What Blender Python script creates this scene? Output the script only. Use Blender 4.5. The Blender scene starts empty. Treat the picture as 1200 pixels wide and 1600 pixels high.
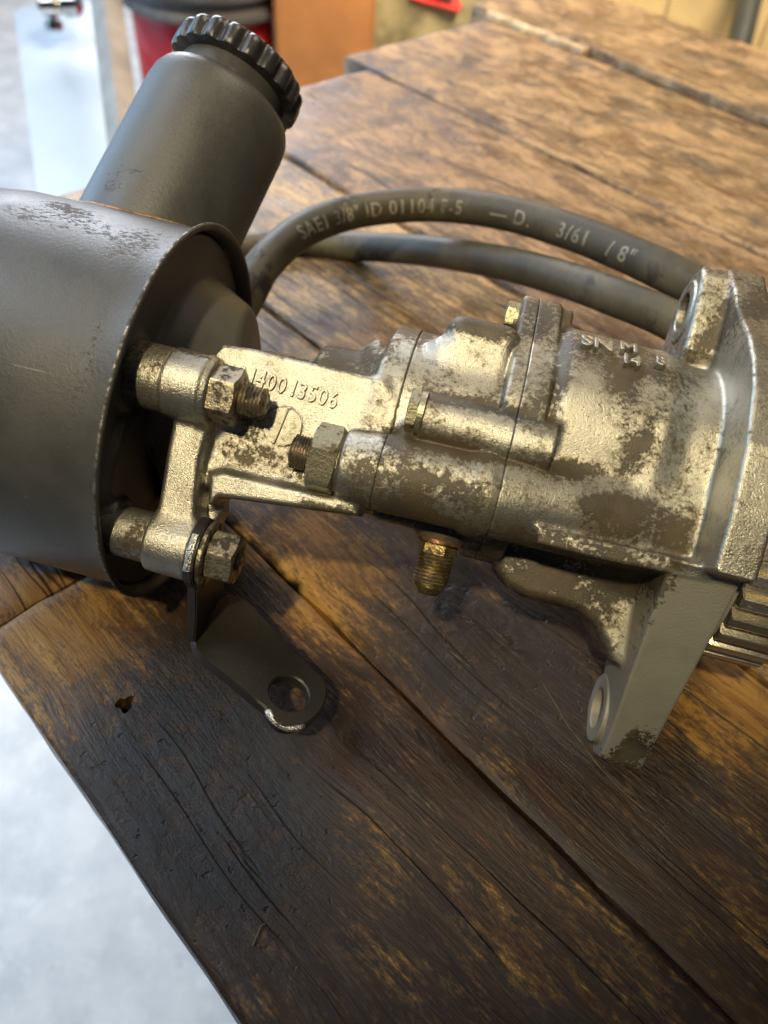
import bpy, bmesh, math, random
import numpy as np
from mathutils import Vector, Matrix

random.seed(7); rng = np.random.default_rng(7)
scene = bpy.context.scene
COL = scene.collection
CM = 0.01

# ------------------------------------------------------------------ camera frame (x right, y down, z forward)
F_PX = 1200.0
def nrm(v): v = np.asarray(v, float); return v / np.linalg.norm(v)
N_UP = nrm([.065, -.657, -.752])                       # bench normal seen from the camera
AX = nrm([1, .255, -.07])                              # pump shaft direction
WX = nrm(np.array([0, 0, -1.]) + AX * AX[2])
TX = np.cross(WX, AX)
C0 = np.array([(294-600)/F_PX, (651-800)/F_PX, 1]) * 30.4   # centre of the reservoir rim, cm
H0 = 28.2                                              # lens above the bench, cm
YW = nrm(np.array([0, 0, 1.]) - N_UP[2]*N_UP); XW = np.cross(YW, N_UP)
BASIS = np.array([XW, YW, N_UP])
def to_world(p): q = BASIS @ np.asarray(p, float); return np.array([q[0], q[1], q[2] + H0])
def dir_world(v): return BASIS @ np.asarray(v, float)
def frame_pt(s, t, w): return C0 + s*AX + t*TX + w*WX
def P(px, py, w):                                      # measured point on the plane w = const of the pump frame
    r = np.array([(px-600)/F_PX, (py-800)/F_PX, 1.]); k = (w + C0@WX)/(r@WX); q = r*k - C0
    return float(q@AX), float(q@TX), float(w)
def depth_pt(px, py, d): return to_world(np.array([(px-600)/F_PX, (py-800)/F_PX, 1.])*d)
def bench_pt(px, py, h=0):
    r = np.array([(px-600)/F_PX, (py-800)/F_PX, 1.]); return to_world(r*((h-H0)/(r@N_UP)))

cam_d = bpy.data.cameras.new('camera'); cam = bpy.data.objects.new('camera', cam_d); COL.objects.link(cam)
m = np.eye(4); m[:3, 0] = dir_world([1, 0, 0]); m[:3, 1] = dir_world([0, -1, 0]); m[:3, 2] = dir_world([0, 0, -1])
m[:3, 3] = (0, 0, H0*CM)
cam.matrix_world = Matrix(m.tolist())
cam_d.sensor_fit = 'VERTICAL'; cam_d.sensor_height = 36; cam_d.sensor_width = 27; cam_d.lens = 27
cam_d.clip_start = 0.01; cam_d.clip_end = 60
cam_d.dof.use_dof = True; cam_d.dof.focus_distance = 0.262; cam_d.dof.aperture_fstop = 9.5
scene.camera = cam

# ------------------------------------------------------------------ light
world = bpy.data.worlds.new("World"); scene.world = world; world.use_nodes = True
bg = world.node_tree.nodes['Background']; bg.inputs[0].default_value = (.55, .68, 1, 1); bg.inputs[1].default_value = .05
def aim(o, target, roll=0):
    d = Vector(target) - o.location; o.rotation_euler = d.to_track_quat('-Z', 'Y').to_euler()
def lamp(name, kind, loc, target, energy, color, **kw):
    d = bpy.data.lights.new(name, kind); d.energy = energy; d.color = color
    for k, v in kw.items(): setattr(d, k, v)
    o = bpy.data.objects.new(name, d); COL.objects.link(o); o.location = loc; aim(o, target); return o
lamp('key_spot', 'SPOT', (-.24, -.42, 1.24), (.05, .375, .04), 80, (1, .85, .54), spot_size=math.radians(27.5), spot_blend=1, shadow_soft_size=.03)  # warm key from behind the lens; narrow cone stands in for the photographer's shadow
lamp('garage_door_light', 'AREA', (-2.5, 1.5, .62), (0, .3, 0), 62, (.42, .68, 1), shape='RECTANGLE', size=2.4, size_y=1.8)
lamp('rear_window', 'AREA', (-1.3, 4.6, 1.6), (0, .8, 0), 185, (.86, .90, 1), shape='RECTANGLE', size=2.2, size_y=1.6)
lamp('background_fill', 'AREA', (.7, 1.1, 1.5), (.1, 2.1, -.1), 58, (1, .84, .62), shape='RECTANGLE', size=1.2, size_y=.5, spread=math.radians(120))  # added warm fill without a visible source, brightens background and far bench
scene.view_settings.view_transform = 'Standard'; scene.view_settings.look = 'None'
scene.view_settings.exposure = 0; scene.view_settings.gamma = 1
scene.cycles.max_bounces = 6

# ------------------------------------------------------------------ node helper
class NT:
    def __init__(self, name):
        self.m = bpy.data.materials.new(name); self.m.use_nodes = True; self.t = self.m.node_tree
        self.b = self.t.nodes['Principled BSDF']
    def n(self, kind, **kw):
        nd = self.t.nodes.new(kind)
        for k, v in kw.items():
            if k == 'ins':
                for a, b in v.items(): self.put(nd.inputs[a], b)
            else: setattr(nd, k, v)
        return nd
    def put(self, sock, v):
        if hasattr(v, 'is_output') or isinstance(v, bpy.types.NodeSocket): self.t.links.new(v, sock)
        else: sock.default_value = v if not isinstance(v, tuple) or len(v) != 3 or sock.type != 'RGBA' else (*v, 1)
    def obj(self): return self.n('ShaderNodeTexCoord').outputs['Object']
    def pos(self): return self.n('ShaderNodeNewGeometry').outputs['Position']
    def attr(self, name): return self.n('ShaderNodeAttribute', attribute_name=name).outputs['Fac']
    def mapping(self, v, scale=(1, 1, 1), loc=(0, 0, 0), rot=(0, 0, 0)):
        return self.n('ShaderNodeMapping', ins={'Vector': v, 'Scale': scale, 'Location': loc, 'Rotation': rot}).outputs[0]
    def noise(self, v, scale, detail=4, rough=.55, dist=0):
        return self.n('ShaderNodeTexNoise', ins={'Vector': v, 'Scale': scale, 'Detail': detail, 'Roughness': rough, 'Distortion': dist}).outputs['Fac']
    def math(self, op, a, b=0., c=0., clamp=False):
        nd = self.n('ShaderNodeMath', operation=op, use_clamp=clamp)
        for i, x in enumerate((a, b, c)): self.put(nd.inputs[i], x)
        return nd.outputs[0]
    def ramp(self, f, lo, hi, a=0., b=1., smooth=True):
        nd = self.n('ShaderNodeMapRange', interpolation_type='SMOOTHSTEP' if smooth else 'LINEAR', ins={'Value': f, 'From Min': lo, 'From Max': hi, 'To Min': a, 'To Max': b})
        return nd.outputs[0]
    def mix(self, f, a, b):
        nd = self.n('ShaderNodeMix', data_type='RGBA'); self.put(nd.inputs[0], f)
        for s, v in ((nd.inputs[6], a), (nd.inputs[7], b)): self.put(s, v)
        return nd.outputs[2]
    def mixf(self, f, a, b):
        nd = self.n('ShaderNodeMix', data_type='FLOAT'); self.put(nd.inputs[0], f); self.put(nd.inputs[2], a); self.put(nd.inputs[3], b); return nd.outputs[0]
    def bump(self, h, strength=.5, dist=.001, normal=None):
        nd = self.n('ShaderNodeBump', ins={'Strength': strength, 'Distance': dist, 'Height': h})
        if normal is not None: self.put(nd.inputs['Normal'], normal)
        return nd.outputs[0]
    def set(self, **kw):
        names = dict(color='Base Color', metal='Metallic', rough='Roughness', normal='Normal', spec='Specular IOR Level', coat='Coat Weight', coat_rough='Coat Roughness')
        for k, v in kw.items(): self.put(self.b.inputs[names[k]], v)
        return self.m

def mat_cast(name, base=(.46, .435, .36), grime_shade_on=True, grain=1.0, rough=.335):
    t = NT(name); o = t.obj()
    n1 = t.noise(o, 90, 4); n2 = t.noise(o, 560, 6, .74); n3 = t.noise(o, 2200, 2, .5); n4 = t.noise(o, 1250, 4, .7)
    col = t.mix(t.ramp(n1, .35, .7), base, tuple(c*.78 for c in base))
    col = t.mix(t.ramp(n2, .55, .8, 0, .55), col, (.30, .25, .17, 1))
    g = t.attr('grime_shade') if grime_shade_on else 0.12
    thr = t.math('ADD', g, t.math('MULTIPLY', t.math('SUBTRACT', n2, .5), 2.0))
    thr = t.math('ADD', thr, t.math('MULTIPLY', t.math('SUBTRACT', n1, .5), 1.3))
    mask = t.ramp(thr, .50, .58)
    film = t.ramp(thr, .16, .52, 0, .85)
    thin = t.math('MULTIPLY', mask, t.ramp(t.noise(o, 60, 3), .35, .65, .82, 1))
    dirt = t.mix(t.ramp(t.noise(o, 45, 3), .42, .62), (.036, .029, .018, 1), (.080, .052, .022, 1))
    dirt = t.mix(t.ramp(n3, .35, .75), dirt, (.055, .046, .030, 1))
    col = t.mix(film, col, (.165, .138, .085, 1))
    col = t.mix(thin, col, dirt)
    metal = t.mixf(thin, t.mixf(film, .90, .66), .10)
    r = t.mixf(thin, t.ramp(n4, .3, .7, rough-.07, rough+.08), .47)
    raw = t.attr('raw_face')
    rk = t.math('MULTIPLY', raw, t.math('SUBTRACT', 1., thin))
    metal = t.mixf(rk, metal, .30); r = t.mixf(rk, r, .50); col = t.mix(rk, col, t.mix(n1, (.28, .26, .20, 1), (.40, .375, .30, 1)))
    h = t.math('ADD', t.math('MULTIPLY', n4, .55*grain), t.math('MULTIPLY', n3, .45*grain))
    h = t.math('ADD', h, t.math('MULTIPLY', mask, .22))
    h = t.math('ADD', h, t.math('MULTIPLY', n1, .35))
    return t.set(color=col, metal=metal, rough=r, normal=t.bump(h, .55, .0007))

def mat_steel(name, base, rough=.35, grain=.3, dirtcol=(.05, .04, .03), dirt=.45):
    t = NT(name); o = t.obj(); n1 = t.noise(o, 260, 5, .6); n2 = t.noise(o, 1400, 3)
    mk = t.ramp(n1, 1-dirt, 1-dirt+.12)
    col = t.mix(mk, (*base, 1), (*dirtcol, 1))
    return t.set(color=col, metal=t.mixf(mk, .95, .3), rough=t.mixf(mk, t.ramp(n2, .3, .7, rough-.06, rough+.08), .6),
                 normal=t.bump(t.math('ADD', n2, t.math('MULTIPLY', n1, .8)), grain, .0005))

M_cast = mat_cast('cast_aluminium')
M_mach = mat_cast('sawn_aluminium', (.52, .50, .44), True, .8, .44)
M_nut = mat_steel('zinc_plated_nut', (.36, .33, .22), .42, .35, (.10, .075, .04), .46)
M_nutd = mat_steel('grimy_steel', (.36, .31, .22), .40, .5, (.045, .035, .025), .52)
M_bolt = mat_steel('oily_thread', (.30, .25, .18), .42, .4, (.04, .03, .022), .55)
M_gear = mat_steel('gear_steel', (.72, .66, .52), .36, .25, (.14, .11, .07), .34)
M_brass = mat_steel('brass', (.34, .255, .11), .34, .5, (.085, .062, .034), .52)
M_copper = mat_steel('copper_washer', (.40, .19, .10), .35, .3, (.08, .05, .03), .5)
M_torn = mat_steel('torn_bright_steel', (.75, .72, .66), .28, 1.0, (.2, .18, .15), .3)
def mat_black(name, base=(.042, .041, .037), dust=(.125, .117, .098), rough=.40, pits=True):
    t = NT(name); o = t.obj(); n1 = t.noise(o, 28, 5, .6); n2 = t.noise(o, 700, 4, .65); n3 = t.noise(o, 2200, 2)
    g = t.attr('grime_shade')
    col = t.mix(t.ramp(n1, .35, .75, 0, .75), (*base, 1), (*(0.6*np.array(dust)), 1))
    n5 = t.noise(t.mapping(o, (1, 2.2, 1)), 420, 8, .74)
    rust = t.ramp(t.math('ADD', g, t.math('MULTIPLY', t.math('SUBTRACT', n5, .5), 2.4)), .46, .68)
    col = t.mix(rust, col, t.mix(n2, (.05, .038, .030, 1), (.13, .098, .076, 1)))
    sm_ = t.ramp(t.noise(t.mapping(o, (26, 9, 9), (0, 0, 0), (.3, .2, .1)), 1, 6, .7, .5), .50, .66)
    col = t.mix(t.math('MULTIPLY', sm_, .45), col, tuple(.45*b_ for b_ in base)+(1,))
    scr = t.n('ShaderNodeTexNoise', ins={'Vector': t.mapping(o, (9, 260, 190), (0, 0, 0), (.5, .3, .9)), 'Scale': 1., 'Detail': 3., 'Roughness': .5}).outputs['Fac']
    scr = t.math('MULTIPLY', t.ramp(scr, .735, .76), t.ramp(n1, .45, .6))
    col = t.mix(t.math('MULTIPLY', scr, .7), col, (.24, .21, .16, 1))
    speck = t.ramp(n3, .70, .78, 0, .5)
    col = t.mix(speck, col, (.22, .19, .14, 1))
    h = t.math('ADD', t.math('MULTIPLY', n2, .35), t.math('MULTIPLY', t.math('MULTIPLY', rust, n5), 2.0))
    h = t.math('ADD', h, t.math('MULTIPLY', n3, .2))
    return t.set(color=col, metal=.0, rough=t.mixf(rust, t.ramp(n1, .3, .7, rough-.04, rough+.1), .8), spec=.55, normal=t.bump(h, .5, .0007))
M_black = mat_black('black_painted_steel')
M_cap = mat_black('black_plastic', (.020, .019, .019), (.06, .055, .045), .30)
M_brk = mat_black('black_bracket_steel', (.018, .017, .015), (.05, .043, .032), .32)
M_tor = mat_steel('bare_edge', (.26, .24, .19), .5, .6, (.05, .044, .035), .58)

def mat_plain(name, col, rough=.5, metal=0, var=.25, scale=40, bump=0, emit=None):
    t = NT(name); o = t.obj(); n1 = t.noise(o, scale, 5, .6)
    c = t.mix(t.ramp(n1, .3, .7), tuple(x*(1-var) for x in col)+(1,), tuple(min(1, x*(1+var)) for x in col)+(1,))
    kw = dict(color=c, rough=rough, metal=metal)
    if bump: kw['normal'] = t.bump(t.noise(o, scale*6, 4), bump, .002)
    return t.set(**kw)

# ------------------------------------------------------------------ objects
def link(name, mesh, mat, parent=None, smooth=True, angle=35):
    o = bpy.data.objects.new(name, mesh); COL.objects.link(o)
    if mat is not None and not mesh.materials: mesh.materials.append(mat)
    if smooth:
        mesh.polygons.foreach_set('use_smooth', [True]*len(mesh.polygons))
        if angle: mesh.set_sharp_from_angle(angle=math.radians(angle))
    if parent is not None: o.parent = parent
    return o
def mesh_from(name, v, f):
    me = bpy.data.meshes.new(name); me.from_pydata([tuple(map(float, x)) for x in v], [], [tuple(int(i) for i in q) for q in f]); me.update(); return me
def thing(name, label, cat, loc=(0, 0, 0), group=None):
    o = bpy.data.objects.new(name, None); COL.objects.link(o); o.location = loc; o.empty_display_size = .02
    o['label'] = label; o['category'] = cat
    if group: o['group'] = group
    return o
def tag(o, label, cat, group=None):
    o['label'] = label; o['category'] = cat
    if group: o['group'] = group
    return o

# pump empty stands on the bench under the reservoir; its parts use the shaft frame (s along shaft, t, w) in cm
base_w = to_world(C0)
pump = thing('power_steering_pump', 'grimy cast aluminium steering pump with black reservoir lying on the wooden bench', 'steering pump', (base_w[0]*CM, base_w[1]*CM, 0))
Rm = np.eye(4); Rm[:3, 0] = dir_world(AX); Rm[:3, 1] = dir_world(TX); Rm[:3, 2] = dir_world(WX); Rm[2, 3] = base_w[2]*CM
PUMP_M = Matrix(Rm.tolist())
def part(name, mesh, mat, parent=None, **kw):          # part of the pump (parent None) or a sub-part
    o = link(name, mesh, mat, parent or pump, **kw)
    if parent is None: o.matrix_local = PUMP_M
    return o
def add_grime_shade(me, blobs, base=.15):  # brown dirt and rust patches; on the castings some also hold painted shade
    n = len(me.vertices); co = np.empty(n*3, np.float32); me.vertices.foreach_get('co', co); co = co.reshape(-1, 3)/CM
    g = np.full(n, base, np.float32)
    for (x, y, w, rx, ry, ang, val) in blobs:
        s, t, _ = P(x, y, w); k = (30.0-w)/F_PX          # px -> cm at that depth
        c, sn = math.cos(math.radians(-ang)), math.sin(math.radians(-ang))
        a = math.atan2(.255, 1)
        ds, dt = co[:, 0]-s, co[:, 1]-t
        ca, sa = math.cos(a-math.radians(ang)), math.sin(a-math.radians(ang))
        u = ds*ca - dt*sa; v = ds*sa + dt*ca
        e = np.exp(-((u/(rx*k))**2 + (v/(ry*k))**2)**1.5)
        g = g*(1-e) + val*e
    at = me.attributes.new('grime_shade', 'FLOAT', 'POINT'); at.data.foreach_set('value', g)

# ------------------------------------------------------------------ solids of revolution, nuts, threads
def axes_from(d):
    d = Vector(d).normalized(); u = d.orthogonal().normalized(); return d, u, d.cross(u)
def revolve(profile, p0, d, seg=64, hook=None, close=True, name='lathe', u0=None):
    d = Vector(d).normalized()
    if u0 is None: u = d.orthogonal().normalized()
    else: u = (Vector(u0) - d*Vector(u0).dot(d)).normalized()
    v = d.cross(u); p0 = Vector(p0); V = []; Fc = []
    for (z, r) in profile:
        for i in range(seg):
            th = 2*math.pi*i/seg; rr, zz = (r, z) if hook is None else hook(r, z, th)
            V.append((p0 + d*zz + (u*math.cos(th) + v*math.sin(th))*rr)*CM)
    k = len(profile)
    for j in range(k-1):
        for i in range(seg):
            a = j*seg+i; b = j*seg+(i+1) % seg; Fc.append((a, b, b+seg, a+seg))
    if close:
        Fc.append(tuple(reversed(range(seg)))); Fc.append(tuple((k-1)*seg+i for i in range(seg)))
    return mesh_from(name, V, Fc)
def thread(p0, d, z0, z1, r, pitch, depth, seg=40, bore=0, tip=.08):
    zs = np.arange(z0, z1, pitch/9); prof = [(z0, r*.9)] + [(z, r) for z in zs] + [(z1, r-depth*1.2), (z1+tip, r-depth*1.2-tip)]
    if bore: prof += [(z1+tip, bore), (z1+tip-.5, bore)]
    def hook(rr, z, th):
        if z0 < z < z1-.01 and rr == r:
            ph = (z/pitch - th/(2*math.pi)) % 1; return rr - depth*abs(2*ph-1)**.8, z
        return rr, z
    return revolve(prof, p0, d, seg, hook, name='thread')
def hexnut(p0, d, rc, h, bore=0, rot=0, chamfer=.5, both=True, seg=72, u0=(0, 1, 0)):
    rf = rc*math.cos(math.pi/6); rch = rf*.97
    def rh(th):
        a = (th - rot) % (math.pi/3) - math.pi/6; return rf/math.cos(a)
    prof = [(0, max(bore, .02)), (0, rch), (.001, -1), (h-.001, -2), (h, rch), (h, max(bore, .02))]
    if bore: prof.append((h-.15, bore))
    def hook(r, z, th):
        if r == -1: return rh(th), (max(0, rh(th)-rch)*chamfer if both else 0)
        if r == -2: return rh(th), h - max(0, rh(th)-rch)*chamfer
        return r, z
    me = revolve(prof, p0, d, seg, hook, name='hex', u0=u0); return me
def join_meshes(name, ms):
    bm = bmesh.new()
    for me in ms: bm.from_mesh(me)
    out = bpy.data.meshes.new(name); bm.to_mesh(out); bm.free(); return out
def extrude_poly(pts3, vec, bevel=.0, name='plate', seg=2):
    n = len(pts3); V = [Vector(p)*CM for p in pts3] + [(Vector(p)+Vector(vec))*CM for p in pts3]
    Fc = [tuple(reversed(range(n))), tuple(range(n, 2*n))] + [(i, (i+1) % n, n+(i+1) % n, n+i) for i in range(n)]
    me = mesh_from(name, V, Fc); bm = bmesh.new(); bm.from_mesh(me); bmesh.ops.recalc_face_normals(bm, faces=bm.faces)
    if bevel: bmesh.ops.bevel(bm, geom=list(bm.edges), offset=bevel*CM, segments=seg, affect='EDGES', clamp_overlap=True)
    bm.to_mesh(me); bm.free(); return me

# ------------------------------------------------------------------ signed distance castings
class Field:
    def __init__(self, lo, hi, h):
        self.lo = np.array(lo, float); self.h = h
        self.n = np.ceil((np.array(hi)-self.lo)/h).astype(int)+1
        self.a = np.full(self.n, 9., np.float32)
    def sub(self, lo, hi):
        i0 = np.clip(np.floor((np.array(lo)-self.lo)/self.h).astype(int), 0, self.n-1)
        i1 = np.clip(np.ceil((np.array(hi)-self.lo)/self.h).astype(int)+1, 1, self.n)
        sl = tuple(slice(a, b) for a, b in zip(i0, i1))
        ax = [(self.lo[k]+self.h*np.arange(i0[k], i1[k])).astype(np.float32) for k in range(3)]
        return sl, ax[0][:, None, None], ax[1][None, :, None], ax[2][None, None, :]
    def put(self, fn, lo, hi, k=.3, cut=False):
        pad = k+.3
        sl, x, y, z = self.sub(np.array(lo)-pad, np.array(hi)+pad)
        d = fn(x, y, z); d = np.broadcast_to(d, self.a[sl].shape); a = self.a[sl]
        if cut: d = -d; hh = np.clip(.5-.5*(d-a)/(-k), 0, 1); hh = np.maximum(k-np.abs(a-d), 0)/k; self.a[sl] = np.maximum(a, d) + hh*hh*k*.25
        else: hh = np.maximum(k-np.abs(a-d), 0)/k; self.a[sl] = np.minimum(a, d) - hh*hh*k*.25
    def cyl(self, p0, p1, r0, r1=None, rd=.1, k=.3, cut=False):
        r1 = r0 if r1 is None else r1; p0 = np.array(p0, float); p1 = np.array(p1, float); L = np.linalg.norm(p1-p0); d = (p1-p0)/L; R = max(r0, r1)
        def fn(x, y, z):
            X, Y, Z = x-p0[0], y-p0[1], z-p0[2]; q = X*d[0]+Y*d[1]+Z*d[2]
            rad = np.sqrt(np.maximum(X*X+Y*Y+Z*Z-q*q, 0)); rr = r0+(r1-r0)*np.clip(q/L, 0, 1)
            a = rad-rr+rd; b = np.abs(q-L/2)-L/2+rd
            return np.sqrt(np.maximum(a, 0)**2+np.maximum(b, 0)**2)+np.minimum(np.maximum(a, b), 0)-rd
        self.put(fn, np.minimum(p0, p1)-R, np.maximum(p0, p1)+R, k, cut)
    def ell(self, c, r, k=.3, cut=False):
        def fn(x, y, z):
            q = np.sqrt(((x-c[0])/r[0])**2+((y-c[1])/r[1])**2+((z-c[2])/r[2])**2); return (q-1)*min(r)
        self.put(fn, np.array(c)-r, np.array(c)+r, k, cut)
    def box(self, c, hf, rd=.2, k=.3, ang=0, cut=False):
        ca, sa = math.cos(math.radians(ang)), math.sin(math.radians(ang)); hf = np.array(hf)
        def fn(x, y, z):
            X, Y, Z = x-c[0], y-c[1], z-c[2]; u = X*ca+Y*sa; v = -X*sa+Y*ca
            a, b, e = np.abs(u)-hf[0]+rd, np.abs(v)-hf[1]+rd, np.abs(Z)-hf[2]+rd
            return np.sqrt(np.maximum(a, 0)**2+np.maximum(b, 0)**2+np.maximum(e, 0)**2)+np.minimum(np.maximum(np.maximum(a, b), e), 0)-rd
        R = np.array([hf[0]+hf[1]]*2+[hf[2]]); self.put(fn, np.array(c)-R, np.array(c)+R, k, cut)
    def poly(self, pts, axis, lo, hi, rd=.15, k=.3, cut=False, taper=None):
        # polygon in the two axes other than `axis`, extruded lo..hi
        pts = np.array(pts, float); o = [i for i in range(3) if i != axis]
        mn, mx = pts.min(0), pts.max(0); L = np.zeros(3); Hh = np.zeros(3); L[axis], Hh[axis] = lo, hi; L[o[0]], L[o[1]] = mn; Hh[o[0]], Hh[o[1]] = mx
        def fn(x, y, z):
            c = [x, y, z]; u, v = c[o[0]], c[o[1]]; q = c[axis]
            d = np.full(np.broadcast(u, v).shape, 1e9, np.float32); sg = np.ones(d.shape, np.float32); n = len(pts)
            for i in range(n):
                a, b = pts[i], pts[i-1]; e = b-a; wx, wy = u-a[0], v-a[1]; tt = np.clip((wx*e[0]+wy*e[1])/(e@e), 0, 1)
                d = np.minimum(d, (wx-e[0]*tt)**2+(wy-e[1]*tt)**2)
                c1 = v >= a[1]; c2 = v < b[1]; c3 = e[0]*wy > e[1]*wx
                fl = (c1 & c2 & c3) | (~c1 & ~c2 & ~c3); sg = np.where(fl, -sg, sg)
            d = sg*np.sqrt(d)+rd; lo2, hi2 = lo, hi
            b = np.maximum(lo2-q, q-hi2)+rd
            return np.sqrt(np.maximum(d, 0)**2+np.maximum(b, 0)**2)+np.minimum(np.maximum(d, b), 0)-rd
        self.put(fn, L, Hh, k, cut)
    def planes(self, pl, lo, hi, rd=.1, k=.2):
        pl = [(nrm(a), np.array(b, float)) for a, b in pl]
        def fn(x, y, z):
            ds = [(x-b[0])*a[0]+(y-b[1])*a[1]+(z-b[2])*a[2]+rd for a, b in pl]; m_ = ds[0]; q = np.maximum(ds[0], 0)**2
            for d in ds[1:]: m_ = np.maximum(m_, d); q = q+np.maximum(d, 0)**2
            return np.sqrt(q)+np.minimum(m_, 0)-rd
        self.put(fn, lo, hi, k)
    def mesh(self, name, clip_lo=None, clip_hi=None, axis=0):
        import openvdb
        a = self.a; i0, i1 = 0, self.n[0]
        if clip_lo is not None: i0 = max(0, int((clip_lo-self.lo[0])/self.h)-4)
        if clip_hi is not None: i1 = min(self.n[0], int((clip_hi-self.lo[0])/self.h)+5)
        a = a[i0:i1].copy(); x = (self.lo[0]+self.h*np.arange(i0, i1)).astype(np.float32)[:, None, None]
        def sm(a, d, k=.008):
            hh = np.maximum(k-np.abs(a-d), 0)/k; return np.maximum(a, d)+hh*hh*k*.25
        if clip_lo is not None: a = sm(a, clip_lo-x)
        if clip_hi is not None: a = sm(a, x-clip_hi)
        g = openvdb.FloatGrid(background=9.0); g.copyFromArray(np.ascontiguousarray(a))
        pts, quads = g.convertToQuads(isovalue=0)
        pts = (pts*self.h + self.lo + np.array([i0*self.h, 0, 0]))*CM
        me = bpy.data.meshes.new(name); me.vertices.add(len(pts)); me.vertices.foreach_set('co', pts.astype(np.float32).ravel())
        q = quads[:, ::-1].astype(np.int32) if True else quads
        me.loops.add(q.size); me.loops.foreach_set('vertex_index', q.ravel())
        me.polygons.add(len(q)); me.polygons.foreach_set('loop_start', np.arange(0, q.size, 4, dtype=np.int32))
        me.update(calc_edges=True); me.validate()
        bm = bmesh.new(); bm.from_mesh(me); bmesh.ops.recalc_face_normals(bm, faces=bm.faces); bm.to_mesh(me); bm.free()
        return me

HS = .05
U = (.7, 5.0)         # t, w of the upper mounting bolt
Lb = (-4.58, 4.0)     # lower mounting bolt
B1 = (1.65, .3)       # centre of the cover section
# --- left casting: cover bracket with the casting number
f = Field((-1.2, -6.6, -3.0), (8.7, 6.4, 6.9), HS)
f.cyl((.95, *U), (2.15, *U), 1.17, 1.12, .08, .1)
f.cyl((2.1, U[0], U[1]-.1), (2.45, U[0], U[1]-.1), 1.2, 1.1, .08, .15)
f.cyl((1.3, *Lb), (2.85, *Lb), 1.08, 1.12, .1, .1)
f.poly([(1.15, .2), (2.45, .2), (2.40, -1.6), (2.62, -3.0), (2.85, -3.9), (2.8, -5.2), (1.5, -5.1), (1.42, -4.0), (1.35, -2.9), (1.22, -1.5)], 2, 3.3, 4.75, .22, .28)
f.cyl((-.5, .6, .6), (8.0, 1.2, .6), 2.1, 2.6, .2, .4)
f.poly([P(325, 575, 3.5)[:2], P(352, 541, 3.5)[:2], P(400, 548, 3.5)[:2], P(602, 597, 3.5)[:2], P(620, 640, 3.5)[:2], P(600, 800, 3.5)[:2], P(545, 796, 3.5)[:2], P(330, 757, 3.5)[:2], P(328, 700, 3.5)[:2]], 2, 1.0, 3.9, .14, .25)
# bottom rail of the number plate and its ledge
f.poly([P(331, 742, 4)[:2], P(350, 737, 4)[:2], P(560, 786, 4)[:2], P(560, 806, 4)[:2], P(345, 777, 4)[:2], P(328, 790, 4)[:2]], 2, 2.6, 4.28, .20, .38)
f.cyl((2.0, .3, 3.2), (3.2, 1.1, 3.3), 1.2, .9, .2, .35)
f.poly([P(318, 640, 4)[:2], P(345, 640, 4)[:2], P(338, 800, 4)[:2], P(312, 850, 4)[:2]], 2, 2.2, 3.3, .2, .3)
f.cyl((4.85, 2.15, 1.2), (7.9, 2.15, 1.2), 1.66, 1.75, .3, .3)
f.cyl((7.35, *B1), (8.4, *B1), 3.58, 3.66, .16, .35)
f.cyl((6.9, B1[0]-.3, B1[1]), (7.8, *B1), 2.5, 3.4, .5, .7)
f.cyl((6.95, -.5, 4.15), (8.4, -.47, 4.15), 1.12, 1.30, .18, .25)
f.cyl((6.8, -.5, 4.15), (7.0, -.5, 4.15), 1.0, 1.0, .05, .03)
cpl = P(442, 667, 3.9)
f.cyl((cpl[0], cpl[1], 3.86), (cpl[0], cpl[1], 4.1), .675, .675, .01, .03, cut=True)
me = f.mesh('cover_casting', None, 8.292)
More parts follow.
